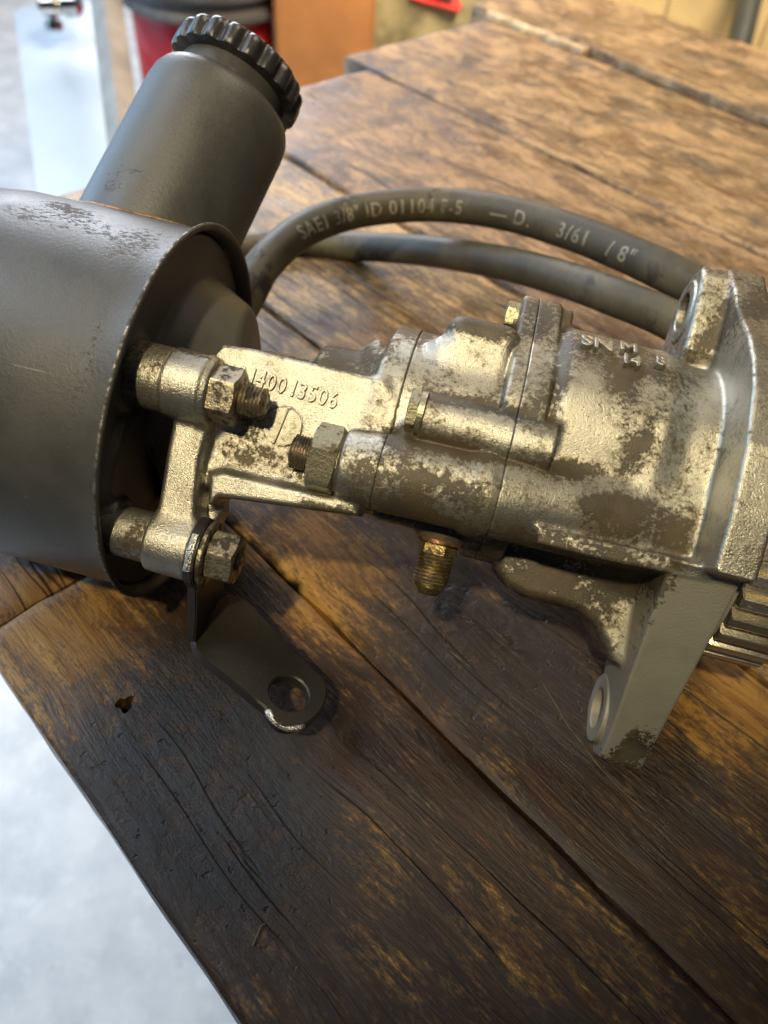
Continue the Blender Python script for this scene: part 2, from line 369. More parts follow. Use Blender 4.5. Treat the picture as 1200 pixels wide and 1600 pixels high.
common = [(650, 600, 3, 40, 80, 10, .02), (745, 568, 3.4, 56, 36, 12, -.02), (745, 668, 4.6, 100, 22, 12, .08), (835, 760, 4.8, 70, 46, 14, .12), (935, 680, 4.1, 60, 110, 12, -.05), (840, 640, 4, 34, 90, 10, .62), (772, 515, 1.5, 70, 20, 12, .85), (800, 610, 4, 30, 110, -15, .35), (885, 560, 4, 14, 70, 12, .9), (860, 500, 1, 60, 30, 10, .8),  # blobs along tops and undersides mix brown dirt with painted shade
          (965, 620, 4.2, 34, 120, 8, .92), (925, 560, 3.8, 40, 26, 10, .45), (920, 690, 4, 60, 90, 20, .0), (960, 740, 4, 50, 40, 25, .08), (1000, 560, 3.4, 40, 30, 10, .8),
          (1010, 700, 4.2, 26, 70, -8, .78), (880, 735, 4, 60, 20, 30, .95), (950, 792, 4, 75, 22, 24, .95), (1040, 835, 4, 60, 22, 14, .95), (1060, 650, 4.4, 26, 130, 6, .35),
          (760, 636, 4.4, 105, 13, 12, .9), (770, 672, 4.5, 95, 20, 12, .18), (655, 690, 4.3, 90, 12, 13, .9), (770, 722, 4.3, 100, 12, 14, .85),
          (700, 765, 4.8, 110, 32, 13, .66), (800, 745, 4.8, 60, 16, 13, .18), (700, 735, 4.8, 60, 14, 13, .35), (840, 780, 4.8, 60, 40, 14, .22), (860, 845, 4.6, 110, 22, 14, .5),
          (640, 800, 4, 80, 18, 13, .75), (580, 745, 4.6, 40, 60, 0, .62), (620, 690, 4, 30, 22, 0, .95), (850, 900, 2, 110, 50, 12, .80), (740, 520, 1.6, 60, 22, 12, .8), (640, 518, .8, 40, 24, 0, .85), (920, 520, 1.5, 60, 20, 10, .55), (965, 900, 1, 50, 40, 0, .9), (750, 560, 3.4, 45, 26, 12, .10),  # lobe blobs paint in the ridge's shadow, top blobs damp bright reflections
          (700, 590, 3.8, 70, 26, 12, .22), (640, 520, 1, 40, 30, 0, .7), (930, 860, 4.6, 90, 14, 12, .62), (1010, 865, 4.6, 60, 14, 12, .5), (960, 545, 2.6, 110, 22, 10, .6), (1060, 840, 4, 50, 30, 0, .7), (700, 630, 4, 50, 9, 12, .8), (690, 832, 4, 150, 16, 14, .75), (600, 560, 2.6, 26, 40, 0, .5), (1050, 590, 3.2, 30, 50, 0, .45)]
add_grime_shade(me, common + [(550, 550, 2, 60, 30, 14, .85), (480, 560, 3.4, 140, 12, 14, .7), (395, 665, 3.9, 26, 36, 0, .62), (400, 715, 3.9, 60, 20, 12, .40), (442, 667, 3.9, 34, 34, 0, .05), (560, 690, 3.9, 26, 50, 0, .55), (300, 550, 5, 60, 14, 8, .75), (245, 600, 5, 40, 30, 0, .25), (520, 800, 4, 60, 10, 13, .7), (440, 725, 3.9, 120, 26, 14, .36), (590, 640, 3, 40, 90, 0, .22)], -.06)  # blobs along the plate edges also paint in its darker shading
bracket = part('cover_casting', me, M_cast, angle=None)
# --- middle casting
f = Field((7.9, -4.2, -4.6), (12.6, 8.6, 6.4), HS)
def shared(f):
    f.cyl((7.6, *B1), (13.6, *B1), 3.60, 3.62, .1, .3)
    f.cyl((7.0, -.5, 4.15), (11.6, -.38, 4.15), 1.30, 1.34, .18, .35)
    f.cyl((11.4, -.38, 4.1), (19.0, .3, 2.2), 1.42, 1.6, .3, .6)
    f.box((10.5, 4.0, 1.45), (1.32, 1.64, 1.85), .6, .25)
    f.box((9.6, 3.6, 1.6), (.9, 1.2, 1.6), .6, .3)
    # clamping band with the ear on top
    f.cyl((11.65, *B1), (13.15, *B1), 4.28, 4.28, .14, .08)
    f.poly([(2.5, -3.2), (6.9, -1.1), (7.45, -.7), (7.55, .5), (7.1, 1.3), (5.6, 2.6), (4.0, 3.7), (2.5, 4.1)], 0, 11.62, 13.12, .15, .08)
    f.cyl((11.62, 6.7, .1), (13.6, 6.7, .1), .78, .78, .12, .12)
    # boss for the lower hex bolt
    f.cyl((9.2, 1.62, 4.05), (13.6, 1.55, 4.0), .92, .97, .08, .10)
    f.box((10.9, .75, 3.3), (2.2, .6, .9), .2, .5)
    # port under the lower bore
    f.cyl((10.75, -1.2, 2.2), (10.8, -2.35, 2.2), .95, .82, .1, .3)
    f.box((10.2, -1.2, 1.2), (2.4, .8, 1.8), .3, .4)
shared(f)
me = f.mesh('pump_casting', 8.293, 12.220); add_grime_shade(me, common, .40)
part('pump_casting', me, M_cast, angle=None)
# --- right casting with the drive flange
f = Field((11.9, -10.0, -4.6), (21.2, 11.6, 8.2), HS)
shared(f)
f.cyl((13.1, 2.45, 0), (17.6, 2.45, 0), 4.28, 4.15, .7, .3)
f.cyl((16.8, 2.45, 0), (19.2, 2.45, 0), 3.9, 3.9, .3, .6)
f.poly([(12.6, 1.5), (12.8, -1.0), (15.5, -1.2), (19.2, -1.1), (19.2, 1.6)], 2, -1, 3.75, .7, .9)
f.poly([(13.7, -1.0), (13.8, -1.5), (16.0, -1.5), (19.3, -1.32), (19.3, -.8)], 2, 0, 4.95, .1, .3)
# flange plate outline in (t, w)
FL = [(10.4, .1), (10.15, -1.8), (9.0, -3.0), (7.0, -4.2), (3, -5.0), (-1.5, -4.9), (-5.5, -3.2), (-8.4, -2.4), (-9.0, -1.2), (-8.8, .1), (-7.6, .62), (-4.4, 1.75), (-2.6, 2.6), (-1.35, 3.4), (-1.15, 4.5), (-1.0, 6.1),
      (.8, 6.25), (3.0, 6.08), (4.9, 5.4), (5.9, 4.75), (6.9, 3.8), (8.4, 1.9)]
f.poly(FL, 0, 18.95, 20.25, .14, .22)
f.poly([(-1.6, 1.8), (-3.0, .9), (-8.0, .55), (-8.7, -.2), (-8.7, -1.6), (-4, -2.0), (-1.6, -2.4)], 0, 18.75, 20.2, .14, .15)
f.poly([(10.3, .1), (10.25, -1.0), (9.6, -2.2), (7.7, -3.0), (6.0, -3.0), (6.0, .1), (6.9, .72), (8.4, .78), (9.8, .55)], 0, 17.85, 19.1, .18, .22)
# arm side down to the bench
f.planes([((0, -.529, .849), (19, -1.2, 4.95)), ((-.9955, -.095, 0), (17.98, -1.3, 4)), ((1, 0, 0), (20.24, 0, 0)), ((0, 0, -1), (19, -5, -1.3)), ((0, -1, .12), (19, -8.75, 0)), ((0, 1, 0), (19, -.9, 0))],
         (17.6, -9.2, -1.6), (20.5, -.6, 5.4), .09, .12)
# lower web and lobe
f.poly([P(785, 855, 1.4)[:2], P(776, 892, 1.4)[:2], P(790, 916, 1.4)[:2], P(822, 932, 1.4)[:2], P(870, 943, 1.4)[:2], P(905, 955, 1.4)[:2], P(932, 980, 1.4)[:2], P(946, 1008, 1.4)[:2], P(952, 1030, 1.4)[:2],
        (19.2, -5.2), (19.2, -1.2), (14, -1.2)], 2, -2.0, 1.5, .35, .25)
f.cyl((14.0, -2.45, .2), (17, -2.6, -.2), 1.0, 1.0, .5, .4)
f.cyl((15, 1, -.5), (19, .5, -.5), 3.4, 3.6, .3, .4)
# holes
f.cyl((18.38, -7.1, -.95), (19.2, -7.1, -.95), 1.32, 1.32, .04, .05)
f.cyl((17.76, 8.7, -.8), (18.4, 8.7, -.8), 1.22, 1.22, .04, .04)
f.cyl((17.0, 8.7, -.8), (21, 8.7, -.8), .72, .72, .02, .05, cut=True)
f.cyl((17.0, -7.1, -.95), (21, -7.1, -.95), .78, .78, .02, .05, cut=True)
# register disc
f.cyl((20.0, .9, -.8), (20.62, .9, -.8), 5.38, 5.38, .04, .06)
me = f.mesh('flange_casting', 12.221, None)
add_grime_shade(me, common + [(985, 1150, 0, 36, 44, 10, .95), (945, 1100, -.9, 24, 60, 12, .0), (1000, 960, 1, 26, 60, 10, .55), (1075, 500, .5, 60, 90, 10, .3), (1140, 650, 5, 30, 120, 5, .22), (1180, 480, 3, 30, 90, -20, .75), (1075, 985, 3, 60, 90, 14, -.05), (1040, 1080, 1.2, 60, 70, 14, -.05), (1150, 760, 5, 30, 120, 5, .05), (1150, 600, 5, 24, 120, 0, .05), (1180, 760, 5, 30, 200, 0, .0)], .40)
nv = len(me.vertices); co = np.empty(nv*3, np.float32); me.vertices.foreach_get('co', co); co = co.reshape(-1, 3)/CM
raw = np.clip((co[:, 0]-17.9)/.15, 0, 1)*np.clip((-1.25-co[:, 1])/.15, 0, 1)
at = me.attributes.new('raw_face', 'FLOAT', 'POINT'); at.data.foreach_set('value', raw.astype(np.float32))
part('flange_casting', me, M_cast, angle=None)
del f
# ------------------------------------------------------------------ raised lettering on castings
def text_mesh(txt, size, ext=.0, bevel=0., align='LEFT', spacing=1.0, bold=0.0):
    cu = bpy.data.curves.new('txt', 'FONT'); cu.body = txt; cu.size = size; cu.extrude = ext; cu.bevel_depth = bevel; cu.bevel_resolution = 1
    cu.align_x = align; cu.space_character = spacing; cu.offset = bold; cu.resolution_u = 3
    o = bpy.data.objects.new('txt', cu); COL.objects.link(o); bpy.context.view_layer.update()
    me = bpy.data.meshes.new_from_object(o.evaluated_get(bpy.context.evaluated_depsgraph_get()))
    bpy.data.objects.remove(o); return me
def place_mesh(me, fn):
    for v in me.vertices: v.co = Vector(fn(*v.co))*CM
    me.update(); return me
for i, ch in enumerate('0140013506'):
    t0 = text_mesh(ch, .80, .05, .018, 'CENTER', bold=.0)
    x0 = 2.80 + (i + (.15 if ch == '1' else 0))*.368; y0 = 1.33 - .035*(x0-3.87)
    a = math.radians(-3)
    place_mesh(t0, lambda x, y, z: (x0 + x*.80*math.cos(a) - y*math.sin(a), y0 + x*math.sin(a) + y*math.cos(a), 3.935+z))
    add_grime_shade(t0, [], .02); part('casting_digit', t0, M_cast, bracket, angle=60)
# slotted plug
def half_disc(sgn):
    pts = [(cpl[0]+sgn*.045, cpl[1]-.62, 3.75)]
    for a in np.linspace(-math.pi/2+.06, math.pi/2-.06, 22): pts.append((cpl[0]+sgn*(.045+.60*math.cos(a)), cpl[1]+.64*math.sin(a), 3.75))
    pts.append((cpl[0]+sgn*.045, cpl[1]+.62, 3.75))
    ca, sa = math.cos(-.14), math.sin(-.14)
    pts = [(cpl[0]+(p[0]-cpl[0])*ca-(p[1]-cpl[1])*sa, cpl[1]+(p[0]-cpl[0])*sa+(p[1]-cpl[1])*ca, p[2]) for p in pts]
    return extrude_poly(pts, (0, 0, .25), .03)
pl = join_meshes('plug', [half_disc(1), half_disc(-1), revolve([(3.7, .66), (3.80, .66), (3.81, .6)], (cpl[0], cpl[1], 0), (0, 0, 1), 48)]); add_grime_shade(pl, [], .12)
part('slotted_plug', pl, M_cast, angle=30)
# embossed marks on the body: irregular cast letters seen nearly edge-on
def on_body(s, ang, r=4.3): return (s, 2.45 + r*math.sin(ang), r*math.cos(ang))
def body_text(txt, s0, ang0, size):
    me = text_mesh(txt, size, .09, .03, 'LEFT')
    place_mesh(me, lambda x, y, z: on_body(s0+x, ang0 + y/4.3, 4.33+z)); add_grime_shade(me, [], .0); return me
for (txt, s0, a0, sz) in (('SN', 13.8, .77, .95), ('M', 15.15, .84, .85), ('14', 15.2, .66, .7), ('8', 16.4, .74, .7)):
    part('cast_mark', body_text(txt, s0, a0, sz), M_cast, angle=60)

# ------------------------------------------------------------------ bolts, nuts, fittings
S1 = (1, 0, 0)
def sleeve(ax, s0, s1, r):
    me = revolve([(s0, r*.97), (s0+.05, r), (s1-.06, r), (s1, r-.05)], (0, *ax), S1, 56); add_grime_shade(me, [], .34); return me
part('spacer_sleeve', sleeve(U, -.75, .95, 1.10), M_cast)
part('spacer_sleeve', sleeve(Lb, -.40, 1.3, .89), M_cast)
hx = part('hex_nut', hexnut((2.4, *U), S1, .98, .92, .53, .2, .5), M_nutd)
part('bolt_thread', thread((0, *U), S1, 3.0, 4.12, .53, .125, .065), M_bolt, hx, angle=50)
wsh = part('washer', revolve([(3.2, .6), (3.2, 1.1), (3.23, 1.13), (3.36, 1.13), (3.4, 1.08), (3.4, .6)], (0, *Lb), S1, 56, close=False), M_nutd)
hx = part('hex_nut', hexnut((3.4, *Lb), S1, .93, .95, .46, .38, .5), M_nutd)
part('bolt_thread', thread((0, *Lb), S1, 3.9, 4.34, .46, .14, .05), M_bolt, hx, angle=50)
# small plated hex bolts
b1 = part('hex_bolt', join_meshes('b', [hexnut((8.70, 1.72, 4.42), S1, .72, .36, 0, .25, .45), revolve([(9.05, .72), (9.25, .74)], (0, 1.72, 4.42), S1, 40)]), M_nut)
b2 = part('hex_bolt', join_meshes('b', [hexnut((11.12, 6.72, .1), S1, .62, .36, 0, .15, .45), revolve([(11.46, .58), (11.64, .6)], (0, 6.72, .1), S1, 40)]), M_nut)
# adaptor nut with its thread on the lower bore
ad = part('adaptor_nut', hexnut((5.98, -.5, 4.25), S1, 1.24, .92, .6, .33, .5), M_nut)
part('adaptor_thread', thread((0, -.5, 4.25), (-1, 0, 0), -6.2, -5.32, .60, .10, .055, 48, bore=.36), M_bolt, ad, angle=50)
# brass flare fitting pointing down
fp = (10.8, -2.3, 2.2); fd = (.02, -1, -.08)
ft = part('flare_fitting', hexnut(fp, fd, .74, .42, 0, .2, .35, u0=(1, 0, 0)), M_brass)
part('fitting_thread', thread(fp, fd, .40, 1.45, .66, .13, .06, 48), M_brass, ft, angle=50)
part('fitting_nose', revolve([(1.45, .58), (1.62, .56), (1.66, .52), (1.90, .34), (1.92, .28), (1.80, .20), (1.4, .17)], fp, fd, 48), M_brass, ft)
part('copper_washer', revolve([(-.14, .4), (-.14, .86), (-.02, .86), (.0, .8), (.0, .4)], fp, fd, 48, close=False), M_copper)

# ------------------------------------------------------------------ drive gear
def gear_mesh(c, s0, s1, R, teeth, depth=.42):
    V = []; Fc = []; prof = []
    for i in range(teeth):
        a0 = 2*math.pi*i/teeth; pa = 2*math.pi/teeth
        for fr, r in ((0, R-depth), (.16, R-depth+.02), (.30, R-.03), (.36, R), (.72, R), (.78, R-.03), (.92, R-depth+.02)):
            prof.append((a0+fr*pa, r))
    rings = [(s0, -.06), (s0+.05, 0), (s1-.05, 0), (s1, -.06)]
    n = len(prof)
    for (s, dr) in rings:
        for (a, r) in prof: V.append(((s)*CM, (c[0]+(r+dr)*math.cos(a))*CM, (c[1]+(r+dr)*math.sin(a))*CM))
    for j in range(3):
        for i in range(n): Fc.append((j*n+i, j*n+(i+1) % n, (j+1)*n+(i+1) % n, (j+1)*n+i))
    k = len(V)
    for s in (s0+.05, s1-.05):
        for (a, r) in prof: V.append((s*CM, (c[0]+3.6*math.cos(a))*CM, (c[1]+3.6*math.sin(a))*CM))
    for i in range(n):
        Fc.append((i, k+i, k+(i+1) % n, (i+1) % n)); Fc.append((3*n+i, 3*n+(i+1) % n, k+n+(i+1) % n, k+n+i))
    V.append((s0*CM+.0005, c[0]*CM, c[1]*CM)); V.append((s1*CM-.0005, c[0]*CM, c[1]*CM))
    for i in range(n): Fc.append((k+i, len(V)-2, k+(i+1) % n)); Fc.append((k+n+(i+1) % n, len(V)-1, k+n+i))
    me = mesh_from('gear', V, Fc); bm = bmesh.new(); bm.from_mesh(me); bmesh.ops.recalc_face_normals(bm, faces=bm.faces); bm.to_mesh(me); bm.free(); return me
gear = part('drive_gear', gear_mesh((.9, -.8), 21.0, 23.35, 4.98, 34), M_gear, angle=25)
part('drive_shaft', revolve([(20.3, 1.6), (23.2, 1.6), (23.6, 1.5)], (0, .9, -.8), S1, 40), M_gear)

# ------------------------------------------------------------------ reservoir
prof = [(-12.6, .05), (-12.55, 2.5), (-12.2, 4.2), (-11.4, 5.5), (-10.0, 6.35), (-8.6, 6.8), (-7.0, 7.0), (-4, 7.02), (-1, 7.02), (-.25, 7.03), (-.12, 7.08), (-.06, 7.30), (0.0, 7.33), (.06, 7.33), (.1, 7.28), (.08, 7.18), (-.02, 7.08), (-.35, 6.98), (-.72, 6.93), (-.75, 4.0)]
fine = []
for (a, b) in zip(prof, prof[1:]):
    n = max(1, int(max(abs(a[0]-b[0]), abs(a[1]-b[1]))/.5))
    for i in range(n): fine.append((a[0]+(b[0]-a[0])*i/n, a[1]+(b[1]-a[1])*i/n))
fine.append(prof[-1])
res = revolve(fine, (0, 0, 0), S1, 200)
add_grime_shade(res, [(110, 330, 4, 70, 20, 5, .62), (230, 400, 4, 50, 60, -30, .50), (150, 370, 4, 90, 22, 12, .42), (60, 350, 4, 60, 22, 0, .45), (50, 780, 5, 16, 60, -30, .4), (160, 640, 5, 18, 200, 8, .38)], -.1)
can = part('reservoir', res, M_black, angle=50)
# scratched bare edge of the rim
V = [Vector((.075, 7.345*math.cos(a), 7.345*math.sin(a)))*CM for a in np.linspace(0, 2*math.pi, 181)]
rim = revolve([(-.06, 7.325), (-.03, 7.352), (.03, 7.352), (.06, 7.325)], (0, 0, 0), S1, 200, close=False)
part('rim_edge', rim, M_tor, can)
# end cover with its off-centre dome
f = Field((-1.6, -7.2, -7.2), (2.6, 7.2, 7.2), .09)
f.cyl((-1.2, 0, 0), (-.42, 0, 0), 6.92, 6.92, .1, .1)
f.cyl((-1.0, 1.35, -1.3), (1.75, 1.9, -1.55), 5.25, 3.15, .25, .25)
f.cyl((-.8, -2.2, 2.9), (-.2, -2.2, 2.9), 2.6, 2.3, .2, .3)
f.cyl((-.8, *U), (-.30, *U), 1.35, 1.25, .08, .2); f.cyl((-.7, -4.4, 3.85), (.1, -4.4, 3.85), 1.0, .92, .08, .15)
me = f.mesh('end_cover'); add_grime_shade(me, [(300, 450, 3, 60, 80, 10, .05)], -.15); part('end_cover', me, M_black, angle=None)
# filler neck
ta = nrm([.40, -.9, .12]); NA = Vector((float(ta@AX), float(ta@TX), float(ta@WX))); Q0 = Vector(P(262, 338, -1.371))
up = Vector((0, 0, 1))
nk = [(-4.6, 3.15), (-2, 3.15), (0, 3.15), (2.5, 3.12), (4.6, 3.10), (5.1, 3.04), (5.4, 2.90), (5.58, 2.66), (5.62, 2.45), (5.66, 2.36), (5.8, 2.32), (6.6, 2.30), (7.0, 2.28)]
fn = []
for (a, b) in zip(nk, nk[1:]):
    n = max(1, int(abs(a[0]-b[0])/.5)); fn += [(a[0]+(b[0]-a[0])*i/n, a[1]+(b[1]-a[1])*i/n) for i in range(n)]
fn.append(nk[-1])
nm = revolve(fn, Q0, NA, 96); add_grime_shade(nm, [(180, 260, 2, 14, 60, -65, .42), (172, 285, 2, 16, 26, -60, .55)], -.15)
neck = part('filler_neck', nm, M_black, can, angle=60)
# weld seam between neck and can: ring of points on the can surface
def cap_hook(r, z, th):
    if r > 2.6:
        ph = (th*20/(2*math.pi)) % 1; k = .5+.5*math.cos(2*math.pi*ph); return r - .22*(1-k)**2*.95*(1 if .05 < z-6.40 < 1.0 else .6), z
    return r, z
cp = [(6.35, 2.2), (6.35, 2.62), (6.39, 2.82), (6.47, 2.87), (6.7, 2.88), (7.0, 2.88), (7.2, 2.86), (7.33, 2.78), (7.42, 2.6), (7.45, 2.3), (7.41, 2.1), (7.4, .05)]
cm = revolve(cp, Q0, NA, 216, cap_hook); add_grime_shade(cm, [], -.2)
part('filler_cap', cm, M_cap, angle=45)
# weld bead
bead = []
nb = 90; dirn = NA; un_ = dirn.orthogonal().normalized(); vn = dirn.cross(un_)
path = []
for i in range(nb):
    th = 2*math.pi*i/nb; d0 = Q0 + (un_*math.cos(th)+vn*math.sin(th))*3.17
    # hit the can (t^2+w^2 = 7.02^2) going down the neck
    a = dirn.y**2+dirn.z**2; b = 2*(d0.y*dirn.y+d0.z*dirn.z); cc = d0.y**2+d0.z**2-7.03**2; q = (-b+math.sqrt(max(0, b*b-4*a*cc)))/(2*a)
    path.append(d0+dirn*q)
def tube(path, r, seg=10, closed=False, name='tube', rfun=None):
    V = []; Fc = []; n = len(path); N = None
    for i in range(n):
        a = path[(i-1) % n] if (closed or i > 0) else path[0]; b = path[(i+1) % n] if (closed or i < n-1) else path[-1]
        T = (b-a).normalized()
        if N is None: N = T.orthogonal().normalized()
        N = (N - T*N.dot(T)).normalized(); B = T.cross(N); rr = r if rfun is None else rfun(i)
        for j in range(seg):
            th = 2*math.pi*j/seg; V.append((path[i]+(N*math.cos(th)+B*math.sin(th))*rr)*CM)
    m_ = n if closed else n-1
    for i in range(m_):
        for j in range(seg):
            a = i*seg+j; b = i*seg+(j+1) % seg; c_ = ((i+1) % n)*seg; Fc.append((a, b, c_+(j+1) % seg, c_+j))
    if not closed: Fc.append(tuple(reversed(range(seg)))); Fc.append(tuple((n-1)*seg+j for j in range(seg)))
    return mesh_from(name, V, Fc)
part('weld_bead', tube(path, .07, 8, True, 'bead', lambda i: .06+.02*rng.random()), mat_steel('rusty_weld', (.35, .20, .10), .5, .8, (.16, .08, .04), .5), can)

# ------------------------------------------------------------------ black bracket under the lower bolt
s0 = 2.86
leg = []
for a in np.linspace(math.radians(20), math.radians(175), 9): leg.append((s0, Lb[0]+1.28*math.cos(a-math.pi*.0), Lb[1]+1.28*math.sin(a)))
leg += [(s0, -6.9, 3.25), (s0, -7.98, 2.62), (s0, -7.92, 2.2), (s0, -6.3, .2), (s0, -5.3, .9), (s0, -4.2, 2.3), (s0, -3.5, 3.3)]
legm = extrude_poly(leg, (.34, 0, 0), .05); add_grime_shade(legm, [], -.2)
brk = part('support_bracket', legm, M_brk)
# bent foot with the eye
b1v, b2v, e1v = Vector((3.05, -7.92, 2.43)), Vector((3.05, -6.3, .36)), Vector((7.29, -9.98, 3.35))
nb_ = (e1v-b1v).cross(b2v-b1v).normalized()
if nb_.dot(Vector((0, .6, .7))) < 0: nb_ = -nb_
def on_plane(px, py, off=0):
    r = np.array([(px-600)/F_PX, (py-800)/F_PX, 1.]); rl = Vector((float(r@AX), float(r@TX), float(r@WX))); o = Vector((float(-C0@AX), float(-C0@TX), float(-C0@WX)))
    k = ((b1v + nb_*off)-o).dot(nb_)/rl.dot(nb_); return o+rl*k
def smooth_loop(pts, it=2):
    for _ in range(it):
        q = []
        for i in range(len(pts)):
            a, b = pts[i], pts[(i+1) % len(pts)]; q += [(a[0]*.75+b[0]*.25, a[1]*.75+b[1]*.25), (a[0]*.25+b[0]*.75, a[1]*.25+b[1]*.75)]
        pts = q
    return pts
outl = [(300, 985), (322, 955), (345, 930), (372, 926), (410, 963), (440, 993), (475, 1030), (508, 1062), (513, 1078), (507, 1105), (490, 1125), (466, 1137), (440, 1137), (424, 1122), (418, 1108), (398, 1092), (345, 1048), (305, 1018)]
outer = [on_plane(*p) for p in smooth_loop(outl, 1)]
hc = on_plane(452, 1083); e1 = (on_plane(500, 1083)-hc).normalized(); e2 = nb_.cross(e1).normalized()
hr = (on_plane(482, 1083)-hc).length
def plate_with_hole(outer, hc, e1, e2, hr, nrm_, th, crown=0):
    # bridge the outline to the hole ring by angle
    n = 72; ring = [hc+(e1*math.cos(2*math.pi*i/n)+e2*math.sin(2*math.pi*i/n))*hr for i in range(n)]
    o2 = [((p-hc).dot(e1), (p-hc).dot(e2)) for p in outer]
    outp = []
    for i in range(n):
        a = 2*math.pi*i/n; dx, dy = math.cos(a), math.sin(a); best = None
        for k in range(len(o2)):
            (x1, y1), (x2, y2) = o2[k], o2[(k+1) % len(o2)]; ex, ey = x2-x1, y2-y1; den = dx*ey-dy*ex
            if abs(den) < 1e-9: continue
            tt = (x1*ey-y1*ex)/den; uu = (x1*dy-y1*dx)/den
            if tt > 0 and -1e-6 <= uu <= 1+1e-6 and (best is None or tt > best): best = tt
        outp.append(hc+(e1*dx+e2*dy)*best)
    V = []; Fc = []
    layers = []
    def ringv(rs, off): s_ = len(V); V.extend([(p+nrm_*off)*CM for p in rs]); layers.append(s_)
    def lerp(f_): return [a.lerp(b, f_) for a, b in zip(ring, outp)]
    bv = .06
    ringv(ring, -th); ringv(ring, -bv); ringv([hc+(p-hc)*(1+bv/hr) for p in ring], 0)
    for f_ in (.15, .35, .6, .8): ringv(lerp(f_), 0)
    ringv([p+(hc-p).normalized()*.07 for p in outp], 0); ringv(outp, -.07); ringv(outp, -th)
    L = len(layers)
    for j in range(L):
        a, b = layers[j], layers[(j+1) % L]
        for i in range(n): Fc.append((a+i, a+(i+1) % n, b+(i+1) % n, b+i))
    me = mesh_from('plate', V, Fc); bm = bmesh.new(); bm.from_mesh(me); bmesh.ops.recalc_face_normals(bm, faces=bm.faces); bm.to_mesh(me); bm.free(); return me
pm = plate_with_hole(outer, hc, e1, e2, hr, nb_, .42); add_grime_shade(pm, [], -.2)
foot = part('bracket_foot', pm, M_brk, brk, angle=40)
cr = tube([on_plane(405, 990, .01), on_plane(378, 1018, .02), on_plane(352, 1047, .01)], .12, 10); add_grime_shade(cr, [], -.2)
# torn bright edge
te = [on_plane(*p, -.14) for p in ((418, 1104), (421, 1115), (428, 1125), (438, 1133), (450, 1138), (464, 1138), (474, 1133))]
part('torn_edge', tube(te, .2, 9, False, 'torn', lambda i: .11+.06*rng.random()), M_torn, brk)
tb = [Vector((3.03+.0, Lb[0]+1.22*math.cos(a), Lb[1]+1.22*math.sin(a))) for a in np.linspace(math.radians(62), math.radians(118), 8)]
part('torn_edge', tube(tb, .13, 8, False, 'torn', lambda i: .13+.05*rng.random()), M_torn, brk)

# ------------------------------------------------------------------ hoses
def spline(pts, n=24):
    pts = [np.array(p, float) for p in pts]; pts = [2*pts[0]-pts[1]]+pts+[2*pts[-1]-pts[-2]]; out = []
    for i in range(1, len(pts)-2):
        p0, p1, p2, p3 = pts[i-1:i+3]
        for k in range(n):
            t = k/n; out.append(.5*((2*p1)+(-p0+p2)*t+(2*p0-5*p1+4*p2-p3)*t*t+(-p0+3*p1-3*p2+p3)*t**3))
    out.append(pts[-2]); return out
def mat_hose():
    t = NT('black_rubber'); o = t.obj(); n1 = t.noise(o, 14, 5, .65); n2 = t.noise(o, 600, 3); n3 = t.noise(t.mapping(o, (2, 1, 1)), 55, 6, .7)
    col = t.mix(t.ramp(n1, .35, .68), (.038, .033, .022, 1), (.098, .082, .048, 1))
    wet = t.ramp(n3, .52, .58)
    col = t.mix(t.math('MULTIPLY', wet, t.ramp(n1, .45, .62)), col, (.018, .015, .012, 1))
    return t.set(color=col, rough=t.ramp(n1, .3, .7, .46, .60), spec=.35, normal=t.bump(n2, .15, .0006))
M_hose = mat_hose()
h1 = spline([depth_pt(330, 560, 37), depth_pt(383, 465, 38.5), depth_pt(415, 410, 40), depth_pt(470, 362, 42), depth_pt(540, 334, 44), depth_pt(620, 322, 45), depth_pt(700, 321, 45), depth_pt(790, 333, 43.5), depth_pt(880, 358, 41.5), depth_pt(960, 388, 39.5), depth_pt(1040, 424, 37.5), depth_pt(1120, 465, 36), depth_pt(1230, 530, 34.5), depth_pt(1330, 610, 33)], 16)
h2 = spline([depth_pt(300, 400, 50), depth_pt(380, 388, 51.5), depth_pt(460, 383, 52.5), depth_pt(540, 385, 52), depth_pt(620, 388, 49.5), depth_pt(700, 396, 46.5), depth_pt(800, 414, 43), depth_pt(880, 436, 40.5), depth_pt(960, 464, 38), depth_pt(1040, 496, 36.2), depth_pt(1130, 545, 34.5), depth_pt(1240, 620, 33)], 16)
def hose(pts, label, r):
    me = tube([Vector(p) for p in pts], r, 28, False, 'hose'); o = link('rubber_hose', me, M_hose, None, angle=60)
    c = Vector(pts[len(pts)//2])*CM; c.z = 0
    for v in me.vertices: v.co -= c
    o.location = c; return tag(o, label, 'hose', 'rubber hoses lying behind the pump'), c
hoseA, cA = hose(h1, 'arched black rubber hose with pale printed lettering behind the pump', .95)
hoseB, cB = hose(h2, 'lower plain rubber hose lying beneath the printed hose, passing the flange ear', .93)
